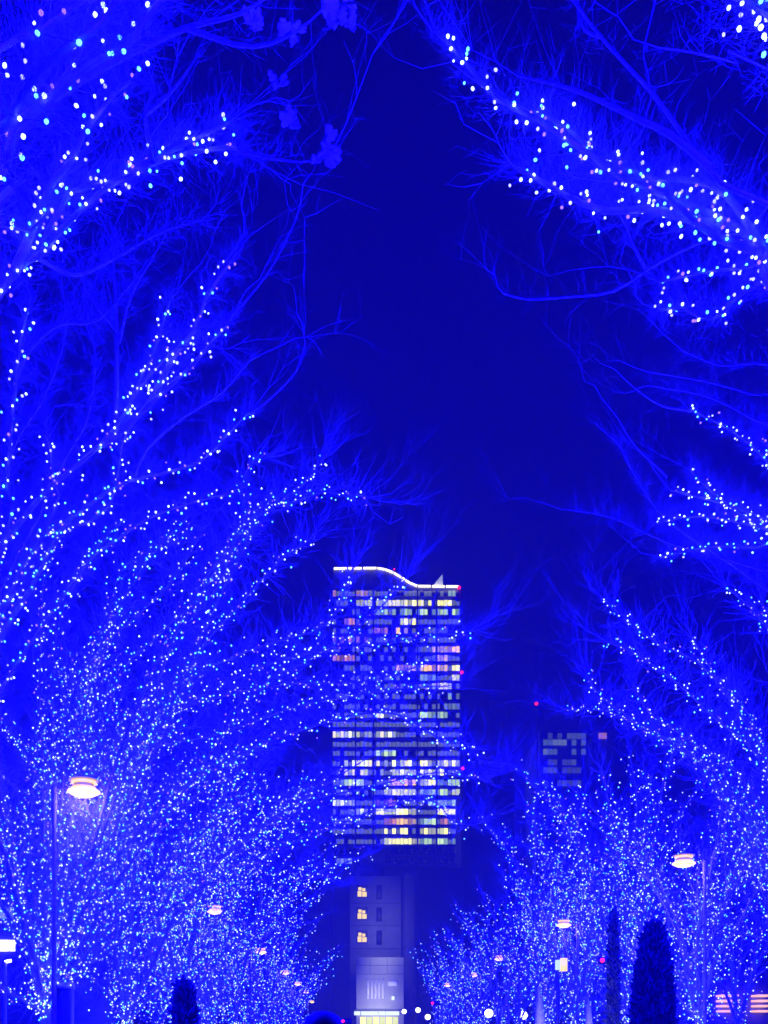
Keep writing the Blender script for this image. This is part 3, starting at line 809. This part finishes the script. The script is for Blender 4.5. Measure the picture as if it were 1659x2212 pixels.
# smaller block to the right with a mast
Y2 = 350
t2 = thing('office_block', (tx(1235, Y2), Y2 + 15, 0), 'dim office block right of the tower, red beacon on its mast', 'building')
MB().box(tx(1168, Y2), tx(1310, Y2), Y2, Y2 + 30, 0, tz(1580, Y2)).build('body', M['facade'], t2)
MB().box(tx(1270, Y2), tx(1345, Y2), Y2 - 6, Y2 - 0.1, 0, tz(1600, Y2)).build('annex', M['concrete_dark'], t2)
MB().tube([(tx(1163, Y2), Y2 + 2, 0), (tx(1163, Y2), Y2 + 2, tz(1520, Y2))], 0.35, 6).build('mast', M['mullion'], t2)
MB().lathe((tx(1161, Y2), Y2 + 2, tz(1516, Y2)), [(0.1, -0.6), (0.6, -0.2), (0.6, 0.2), (0.1, 0.6)], 8).build('beacon', M['red'], t2)
for py, lk in ((1588, 'dim'), (1602, 'teal'), (1622, 'teal'), (1645, 'dim'), (1662, 'dim'), (1690, 'dim')):
    for c in range(9):
        if random.random() < 0.25: continue
        o = link_child('window', WIN[lk][random.randint(2, 3)], t2, (tx(1178 + c * 10.3, Y2), Y2 - 0.15, tz(py + 2, Y2)))
        o.scale = (1.05, 1, 0.8)
o = link_child('sign_panel', WIN['pink'][2], t2, (tx(1292, Y2), Y2 - 6.3, tz(1601, Y2))); o.scale = (1.9, 1, 0.8)

# ------------------------------------------------------------------ buildings at the avenue's end
Y3 = 165
t3 = thing('concrete_building', (tx(805, Y3), Y3 + 8, 0), 'grey concrete building below the tower, three yellow stair lights and dark slots', 'building')
MB().box(tx(756, Y3), tx(866, Y3), Y3, Y3 + 18, 0, tz(1893, Y3)).build('wall', M['concrete'], t3)
MB().box(tx(866.5, Y3), tx(898, Y3), Y3 + 3, Y3 + 18, 0, tz(1880, Y3)).build('side_wall', M['concrete_dark'], t3)
MB().box(tx(776, Y3), tx(834, Y3), Y3 + 6, Y3 + 17, tz(1892, Y3), tz(1822, Y3)).build('roof_house', M['concrete_dark'], t3)
for py in (1926, 1974, 2024):
    MB().box(tx(770, Y3), tx(794, Y3), Y3 - 0.12, Y3 + 0.3, tz(py + 14, Y3), tz(py - 14, Y3)).build('stair_opening', M['concrete_dark'], t3)
    for (xa, xb, ya, yb) in ((772.5, 781, -1, 11), (782.5, 792, 1, 11), (774, 781, -9, -2.5), (782.5, 789, -7, -0.5)):
        MB().box(tx(xa, Y3), tx(xb, Y3), Y3 - 0.2, Y3 - 0.14, tz(py + yb, Y3), tz(py + ya, Y3)).build('stair_lamp', M['stair'], t3)
    MB().box(tx(758, Y3), tx(865, Y3), Y3 - 0.10, Y3 - 0.03, tz(py + 26, Y3), tz(py + 24.5, Y3)).build('floor_band', M['concrete_dark'], t3)
    MB().box(tx(813, Y3), tx(825, Y3), Y3 - 0.08, Y3 + 0.3, tz(py + 17, Y3), tz(py - 14, Y3)).build('slot_window', M['metal_dark'], t3)
Y4 = 150
t4 = thing('pale_shop_building', (tx(815, Y4), Y4 + 6, 0), 'pale low building with a bright lit shopfront at the end of the avenue', 'shop')
MB().box(tx(770, Y4), tx(872, Y4), Y4, Y4 + 12, 0, tz(2068, Y4)).build('wall', M['pale_wall'], t4)
for k in range(5):
    MB().box(tx(793 + k * 8, Y4), tx(797 + k * 8, Y4), Y4 - 0.25, Y4 - 0.02, tz(2158, Y4), tz(2116, Y4)).build('louvre', M['banner'], t4)
MB().box(tx(838, Y4), tx(858, Y4), Y4 - 0.2, Y4 - 0.02, tz(2130, Y4), tz(2118, Y4)).build('wall_panel', M['banner'], t4)
MB().box(tx(846, Y4), tx(852, Y4), Y4 - 0.4, Y4 - 0.22, tz(2160, Y4), tz(2152, Y4)).build('wall_lamp', M['shop'], t4)
for x0, x1 in ((765, 778), (780, 816), (818, 832), (833, 862)):
    MB().box(tx(x0, Y4), tx(x1, Y4), Y4 - 0.5, Y4 - 0.05, tz(2193, Y4), tz(2185, Y4)).build('fascia_lamp', M['shop'], t4)
for py in (2085, 2104):
    MB().box(tx(770.5, Y4), tx(871.5, Y4), Y4 - 0.06, Y4 - 0.02, tz(py + 1, Y4), tz(py, Y4)).build('panel_joint', M['concrete_dark'], t4)
for px in (800, 836):
    MB().box(tx(px, Y4), tx(px + 0.8, Y4), Y4 - 0.06, Y4 - 0.02, tz(2103.5, Y4), tz(2069, Y4)).build('panel_joint', M['concrete_dark'], t4)
MB().box(tx(764, Y4), tx(874, Y4), Y4 - 1.4, Y4 - 0.55, tz(2184, Y4), tz(2181, Y4)).build('canopy', M['concrete_dark'], t4)
for k in range(6):
    MB().box(tx(778 + k * 14, Y4), tx(790 + k * 14, Y4), Y4 - 0.12, Y4 - 0.03, 0.3, tz(2197, Y4)).build('shop_window', WIN['yellowwhite'][1 + k % 2].materials[0], t4)
lamp(t4, (tx(812, Y4), Y4 - 9, 5.0), 3200, (0.95, 0.93, 0.75), 0.8)  # light without a fixture, added before the pale wall to brighten it
lamp(t3, (tx(830, Y3), Y3 - 14, 20.0), 1800, (0.95, 0.92, 0.75), 1.0)  # added fill light, no lamp stands here; lifts the grey concrete

Y7 = 290
t7 = thing('dark_block', (tx(1055, Y7), Y7 + 10, 0), 'unlit dark block standing right beside the foot of the tower', 'building')
MB().box(tx(1003, Y7), tx(1112, Y7), Y7, Y7 + 24, 0, tz(1690, Y7)).build('wall', M['dark_wall'], t7)
MB().box(tx(1020, Y7), tx(1085, Y7), Y7 + 2, Y7 + 22, tz(1690, Y7), tz(1655, Y7)).build('roof_house', M['dark_wall'], t7)
MB().box(tx(905, Y7), tx(1002, Y7), Y7 + 2, Y7 + 20, 0, tz(1872, Y7)).build('annex', M['dark_wall'], t7)

# left edge building with one lit strip
Y5 = 30
t5 = thing('dark_building', (-13.5, Y5 + 5, 0), 'dark low building at the left edge with one lit window strip', 'building')
XE = tx(58, Y5)
MB().box(XE - 9, XE, Y5, Y5 + 10, 0, tz(1700, Y5)).build('wall', M['dark_wall'], t5)
MB().box(XE - 9, XE + 0.15, Y5 - 0.15, Y5 + 10.1, tz(1700, Y5) + 0.01, tz(1690, Y5)).build('roof', M['metal_dark'], t5)
for k in range(3):
    x1 = tx(33, Y5) - k * 1.3
    MB().box(x1 - 1.2, x1, Y5 - 0.1, Y5 + 0.1, tz(2055, Y5), tz(2031, Y5)).build('window', WIN['yellowwhite'][k % 2].materials[0], t5)
MB().box(XE - 1.0, XE - 0.4, Y5 - 0.08, Y5 + 0.1, tz(1985, Y5), tz(1960, Y5)).build('window', M['teal'], t5)

Y6 = 62
t6 = thing('warm_building', (tx(1565, Y6), Y6 + 5, 0), 'building with warm lit stair landings behind the right row trees', 'building')
MB().box(tx(1530, Y6), tx(1720, Y6), Y6, Y6 + 10, 0, tz(2080, Y6)).build('wall', M['concrete_dark'], t6)
for k, py in enumerate((2152, 2163, 2174, 2185)):
    for x0, x1 in ((1546, 1580), (1622, 1652)):
        MB().box(tx(x0, Y6), tx(x1, Y6), Y6 - 1.2, Y6 - 0.02, tz(py + 2, Y6), tz(py - 2, Y6)).build('landing', M['landing'], t6)

# ------------------------------------------------------------------ street lamps
def street_lamp(px, py, H_above, side, label, full=True, s=1.0):
    """lamp head seen at (px,py); its height over the eye fixes the distance"""
    Y = H_above / ((VY - py) / FPX)
    hx = tx(px, Y); z = EYE + H_above
    pxx = hx - side * 0.60
    root = thing('street_lamp', (pxx, Y, 0.13), label, 'street lamp', 'lantern street lamps along both pavements')
    MB().tube([(pxx, Y, 0.13), (pxx, Y, 1.0), (pxx, Y, z - 0.2)], [0.075, 0.055, 0.045], 10).build('pole', M['pole'], root, smooth=True)
    MB().tube([(pxx, Y, z - 0.45), (pxx, Y, z + 0.03)], 0.062, 10).build('pole_cap', M['pole'], root, smooth=True)
    MB().tube([(pxx, Y, z), (hx, Y, z + 0.02)], 0.018, 6).build('arm', M['pole'], root)
    MB().lathe((hx, Y, z), [(0.30, 0.155), (0.30, 0.175), (0.05, 0.20)], 20).build('lid', M['lampbody'], root, smooth=False)
    MB().lathe((hx, Y, z), [(0.245, 0.10), (0.255, 0.125), (0.245, 0.15)], 20).build('upper_ring', M['lampring'], root)
    MB().lathe((hx, Y, z), [(0.20, 0.03), (0.20, 0.095)], 20).build('body', M['lampbody'], root)
    MB().lathe((hx, Y, z), [(0.24, -0.02), (0.25, 0.005), (0.24, 0.028)], 20).build('lower_ring', M['lampring'], root)
    MB().lathe((hx, Y, z), [(0.05, -0.17), (0.20, -0.14), (0.33, -0.07), (0.31, -0.035), (0.22, -0.022)], 20).build('bowl', M['lampglow'], root, smooth=True)
    lamp(root, (hx, Y, z - 0.35), 14, (1.0, 0.78, 0.5), 0.15)
lam_l = [(181, 1704), (464, 1966), (564, 2055), (616, 2101), (643, 2125), (661, 2143), (674, 2164)]
for i, (px, py) in enumerate(lam_l):
    street_lamp(px, py, 5.0, 1, ORD[i] + ' glowing lantern street lamp from the camera on the left pavement')
lam_r = [(1477, 1861), (1218, 1996), (1079, 2070), (1023, 2106), (966, 2128)]
for i, (px, py) in enumerate(lam_r):
    street_lamp(px, py, 5.0, -1, ORD[i] + ' glowing lantern street lamp from the camera on the right pavement')

# small globe lamps near the ground at the far end
GL = [(873, 2185, 130, 'globe lamp just right of the lit shopfront'), (903, 2182, 120, 'second globe lamp right of the lit shopfront'), (924, 2197, 110, 'lowest globe lamp right of the lit shopfront'),
      (1056, 2189, 70, 'globe lamp low among the right trees, left of the pale banners'), (1130, 2193, 70, 'globe lamp low beside the larger pale banner'), (218, 2206, 40, 'low globe lamp by the left row trunks')]
for px, py, Y, lab in GL:
    z = tz(py, Y); r0 = 0.30 if Y > 60 else 0.16
    g = thing('globe_lamp', (tx(px, Y), Y, 0), lab, 'globe lamp', 'small white globe lamps')
    MB().tube([(tx(px, Y), Y, 0), (tx(px, Y), Y, z - r0 * 0.8)], 0.05, 8).build('post', M['metal_dark'], g)
    MB().lathe((tx(px, Y), Y, z), [(r0 * math.cos(a), r0 * math.sin(a)) for a in np.linspace(-1.4, 1.4, 9)], 14).build('globe', M['globe'], g, smooth=True)

# thin pale lamp post at the left edge
Yp = 26
g = thing('slim_lamp_post', (tx(11, Yp), Yp, 0.13), 'slim pale lamp post at the left edge before the dark building', 'lamp post')
MB().tube([(tx(11, Yp), Yp, 0.13), (tx(11, Yp), Yp, tz(2078, Yp))], 0.05, 8).build('post', M['pale_wall'], g)
MB().tube([(tx(11, Yp), Yp, tz(2078, Yp)), (tx(24, Yp), Yp, tz(2075, Yp))], 0.04, 8).build('head', M['globe'], g)

# traffic signals with a red lamp lit
def signal(px, py, Y, label, k_=1.0):
    x, z = tx(px, Y), tz(py, Y)
    g = thing('traffic_signal', (x + 0.55 * k_, Y, 0), label, 'traffic signal', 'red traffic signals')
    MB().tube([(x + 0.55 * k_, Y + 0.1, 0), (x + 0.55 * k_, Y + 0.1, z + 0.3 * k_)], 0.06 * k_, 8).build('pole', M['metal_dark'], g)
    MB().box(x - 0.2 * k_, x + 0.7 * k_, Y - 0.1, Y + 0.02, z - 0.2 * k_, z + 0.2 * k_).build('housing', M['metal_dark'], g)
    for k in range(3):
        lens = MB(); xx, r = x + k * 0.27 * k_, 0.12 * k_
        lens.tube([(xx, Y - 0.1, z), (xx, Y - 0.14, z)], [r, r], 12); lens.tube([(xx, Y - 0.14, z), (xx, Y - 0.16, z)], [r, 0.001], 12)
        lens.build('lens', M['red'] if k == 0 else M['glassdark'], g)
signal(934, 2167, 90, 'red traffic signal between the right trees and the lit shop')
signal(1299, 2075, 30, 'red traffic signal high among the right row trees', 0.55)
signal(741, 2206, 80, 'red traffic signal low beside the person in front')

# pale tapering banners and a lit sign on the right
def banner(px, ptop, Y, wpx, label):
    g = thing('banner', (tx(px, Y), Y, 0), label, 'banner', 'pale tapering banners')
    x, w, z = tx(px, Y), wpx / FPX * Y, tz(ptop, Y)
    MB().tube([(x - w * 0.45, Y, 0), (x - w * 0.45, Y, z * 0.5), (x - w * 0.15, Y, z)], 0.025, 6).build('pole', M['pole'], g)
    v = []; n = 10
    for k in range(n + 1):
        t = k / n; zz = 0.5 + (z - 0.52) * t; ww = w * (1 - t ** 2.2) + 0.02; dx = 0.05 * math.sin(5 * t)
        for yy in (0, 0.02):
            v += [(x - w * 0.42 + 0.24 * w * t, Y + yy + dx, zz), (x - w * 0.42 + 0.24 * w * t + ww, Y + yy + dx * 1.8, zz)]
    q = []
    for k in range(n):
        a = k * 4; q += [(a, a + 1, a + 5, a + 4), (a + 3, a + 2, a + 6, a + 7), (a + 1, a + 3, a + 7, a + 5), (a + 2, a, a + 4, a + 6)]
    MB().add(v, q).build('cloth', M['banner'], g)
    MB().box(x - 0.12, x + 0.12, Y - 0.75, Y - 0.55, 0.0, 0.18).build('added_uplight', M['metal_dark'], g)  # uplight out of view, added to brighten the cloth
    MB().lathe((x, Y - 0.65, 0.18), [(0.08, 0.0), (0.07, 0.02)], 10).build('added_uplight_lens', M['globe'], g)
    lamp(g, (x, Y - 0.65, 0.35), 90, (1.0, 0.95, 0.85), 0.06)
banner(1166, 2125, 27, 24, 'larger pale tapering banner at the lower right, left of the dark evergreen')
banner(1272, 2155, 24, 20, 'smaller pale tapering banner between the large banner and the dark evergreen')
Ys = 27
g = thing('lit_sign', (tx(1212, Ys), Ys, 0), 'white and yellow lit sign among the right row trees', 'sign')
MB().tube([(tx(1206, Ys), Ys + 0.1, 0), (tx(1206, Ys), Ys + 0.1, tz(2068, Ys))], 0.05, 8).build('post', M['metal_dark'], g)
MB().box(tx(1200, Ys), tx(1209, Ys), Ys - 0.1, Ys + 0.05, tz(2095, Ys), tz(2074, Ys)).build('white_panel', M['cyan'], g)
MB().box(tx(1210.5, Ys), tx(1224, Ys), Ys - 0.1, Ys + 0.05, tz(2098, Ys), tz(2070, Ys)).build('yellow_panel', M['stair'], g)

# dark columnar evergreens
def evergreen(px, ptop, Y, wpx, label, n):
    x, H, R = tx(px, Y), tz(ptop, Y), wpx / FPX * Y / 2
    g = thing('columnar_evergreen', (x, Y, 0.0), label, 'evergreen', 'dark columnar evergreens')
    MB().tube([(x, Y, 0), (x, Y, H * 0.9)], [0.09, 0.02], 8).build('trunk', M['bark'], g)
    h = rng.uniform(0.25, 1, n) ** 0.85; a = rng.uniform(0, 6.28, n)
    pr = R * np.sqrt(np.clip(1 - ((h - 0.25) / 0.75) ** 2.0, 0.004, 1)) * (0.90 + 0.07 * np.sin(a * 3 + h * 9) + 0.06 * np.sin(a * 7 - h * 23))
    rr = pr * np.sqrt(rng.uniform(0.45, 1.0, n))
    c = np.stack([x + rr * np.cos(a), Y + rr * np.sin(a), h * H], 1)
    d = unit(np.stack([np.cos(a) * 0.5, np.sin(a) * 0.5, np.ones(n)], 1) + rng.normal(size=(n, 3)) * 0.35)
    s = unit(np.cross(d, rng.normal(size=(n, 3))))
    l = (rng.uniform(0.05, 0.10, n) * np.where(rng.uniform(size=n) < 0.08, 2.1, 1.0))[:, None]
    v = np.stack([c - s * l * 0.28, c + s * l * 0.28, c + d * l + s * l * .1, c + d * l - s * l * .1], 1).reshape(-1, 3)
    q = np.arange(4 * n).reshape(n, 4)
    MB().add(v, q).build('foliage', M['conifer'], g, 'stuff')
evergreen(1412, 2004, 19, 100, 'tall dark columnar evergreen in front of the right row', 34000)
evergreen(398, 2128, 17, 60, 'low dark rounded evergreen in front of the left row', 15000)
evergreen(1325, 1970, 26, 28, 'slim dark evergreen behind the red signal on the right', 7000)

# dark cabinet beside the left trunk
Yc = 20
g = thing('utility_cabinet', (tx(134, Yc), Yc, 0.13), 'dark utility cabinet right of the left lamp post', 'cabinet')
MB().box(tx(122, Yc), tx(148, Yc), Yc, Yc + 0.4, 0.13, tz(2135, Yc)).build('case', M['metal_dark'], g)
MB().box(tx(121, Yc), tx(149, Yc), Yc - 0.03, Yc + 0.43, tz(2135, Yc) + 0.002, tz(2122, Yc)).build('top', M['banner'], g)

# ------------------------------------------------------------------ person in front, head just above the lower edge
def person(x, Y, h, label, yaw=0.0):
    g = thing('person', (x, Y, 0), label, 'person')
    k = h / 1.72
    J = {'pel': (0, 0, .95), 'waist': (0, 0, 1.10), 'chest': (0, .01, 1.30), 'neck': (0, 0, 1.47), 'headb': (0, .015, 1.56), 'head': (0, .02, 1.63),
         'hl': (-.10, 0, .90), 'kl': (-.11, .02, .50), 'al': (-.11, -.02, .09), 'tl': (-.12, .14, .04),
         'hr': (.10, 0, .90), 'kr': (.11, .03, .50), 'ar': (.11, -.02, .09), 'tr': (.13, .14, .04),
         'sl': (-.19, 0, 1.41), 'el': (-.25, -.01, 1.13), 'wl': (-.25, .08, .88), 'hdl': (-.245, .11, .80),
         'sr': (.19, 0, 1.41), 'er': (.25, -.01, 1.13), 'wr': (.25, .08, .88), 'hdr': (.245, .11, .80)}
    R = {'pel': .15, 'waist': .145, 'chest': .165, 'neck': .06, 'headb': .075, 'head': .098, 'hl': .11, 'kl': .075, 'al': .055, 'tl': .04, 'hr': .11, 'kr': .075, 'ar': .055, 'tr': .04,
         'sl': .075, 'el': .058, 'wl': .042, 'hdl': .038, 'sr': .075, 'er': .058, 'wr': .042, 'hdr': .038}
    E = [('pel', 'waist'), ('waist', 'chest'), ('chest', 'neck'), ('neck', 'headb'), ('headb', 'head'), ('pel', 'hl'), ('hl', 'kl'), ('kl', 'al'), ('al', 'tl'), ('pel', 'hr'), ('hr', 'kr'), ('kr', 'ar'), ('ar', 'tr'),
         ('chest', 'sl'), ('sl', 'el'), ('el', 'wl'), ('wl', 'hdl'), ('chest', 'sr'), ('sr', 'er'), ('er', 'wr'), ('wr', 'hdr')]
    names = list(J); me = bpy.data.meshes.new('body')
    me.from_pydata([tuple(c * k for c in J[n]) for n in names], [(names.index(a), names.index(c)) for a, c in E], [])
    o = bpy.data.objects.new('body', me); COL.objects.link(o); o.parent = g; me.materials.append(M['coat'])
    md = o.modifiers.new('skin', 'SKIN'); sv = me.skin_vertices[0].data
    for i, n in enumerate(names):
        sv[i].radius = (R[n] * k, R[n] * k * (0.8 if n in ('chest', 'waist', 'pel') else 1)); sv[i].use_root = (n == 'pel')
    o.modifiers.new('sub', 'SUBSURF').render_levels = 2
    hair = MB(); n = 900
    prof_ = [(0.02, -0.13), (0.085, -0.12), (0.112, -0.04), (0.116, 0.03), (0.095, 0.085), (0.05, 0.112), (0.01, 0.118)]
    hair.lathe((0, -0.012, 1.645 * k), prof_, 18)
    ho = hair.build('hair', M['hair'], None, smooth=True); ho.parent = g
    for sx in (-1, 1):
        for f in range(5):
            fx = sx * .245 + (f - 2) * .016 * (0 if f == 4 else 1); L_ = (.075, .085, .08, .065, .05)[f]
            if f == 4: pts = [(sx * .235 - sx * .02, .12, .80), (sx * .21, .145, .775), (sx * .205, .15, .75)]
            else: pts = [(fx, .115, .78), (fx, .125, .78 - L_ * .55), (fx, .118, .78 - L_)]
            fo = MB().tube([tuple(c * k for c in p) for p in pts], [.009, .008, .006], 6).build('finger', M['skin'], None, smooth=True); fo.parent = g
    g.rotation_euler = (0, 0, yaw)
M['coat'] = mat('dark_coat', (0.02, 0.02, 0.025), 0.85, noise=0.2, scale=12)
M['hair'] = mat('dark_hair', (0.012, 0.010, 0.010), 0.55, bump=0.4, noise=0.3, scale=60)
M['skin'] = mat('skin', (0.45, 0.28, 0.2), 0.5)
person(tx(697, 5.6), 5.6, 1.70, 'person in dark coat seen from behind, head at the bottom edge', 0.1)

# ------------------------------------------------------------------ added volume imitating the lens bloom round the strings
hz = bpy.data.materials.new('bloom_haze'); hz.use_nodes = True
nt = hz.node_tree; nt.nodes.clear()
ho = nt.nodes.new('ShaderNodeOutputMaterial'); pv = nt.nodes.new('ShaderNodeVolumePrincipled')
pv.inputs['Color'].default_value = (0.9, 0.9, 0.92, 1); pv.inputs['Density'].default_value = HAZE; pv.inputs['Anisotropy'].default_value = 0.0
nt.links.new(pv.outputs['Volume'], ho.inputs['Volume'])
if HAZE > 0:
    MB().box(-905, 905, -205, 1505, -1.6, 215).build('bloom_haze', hz, None, 'stuff')
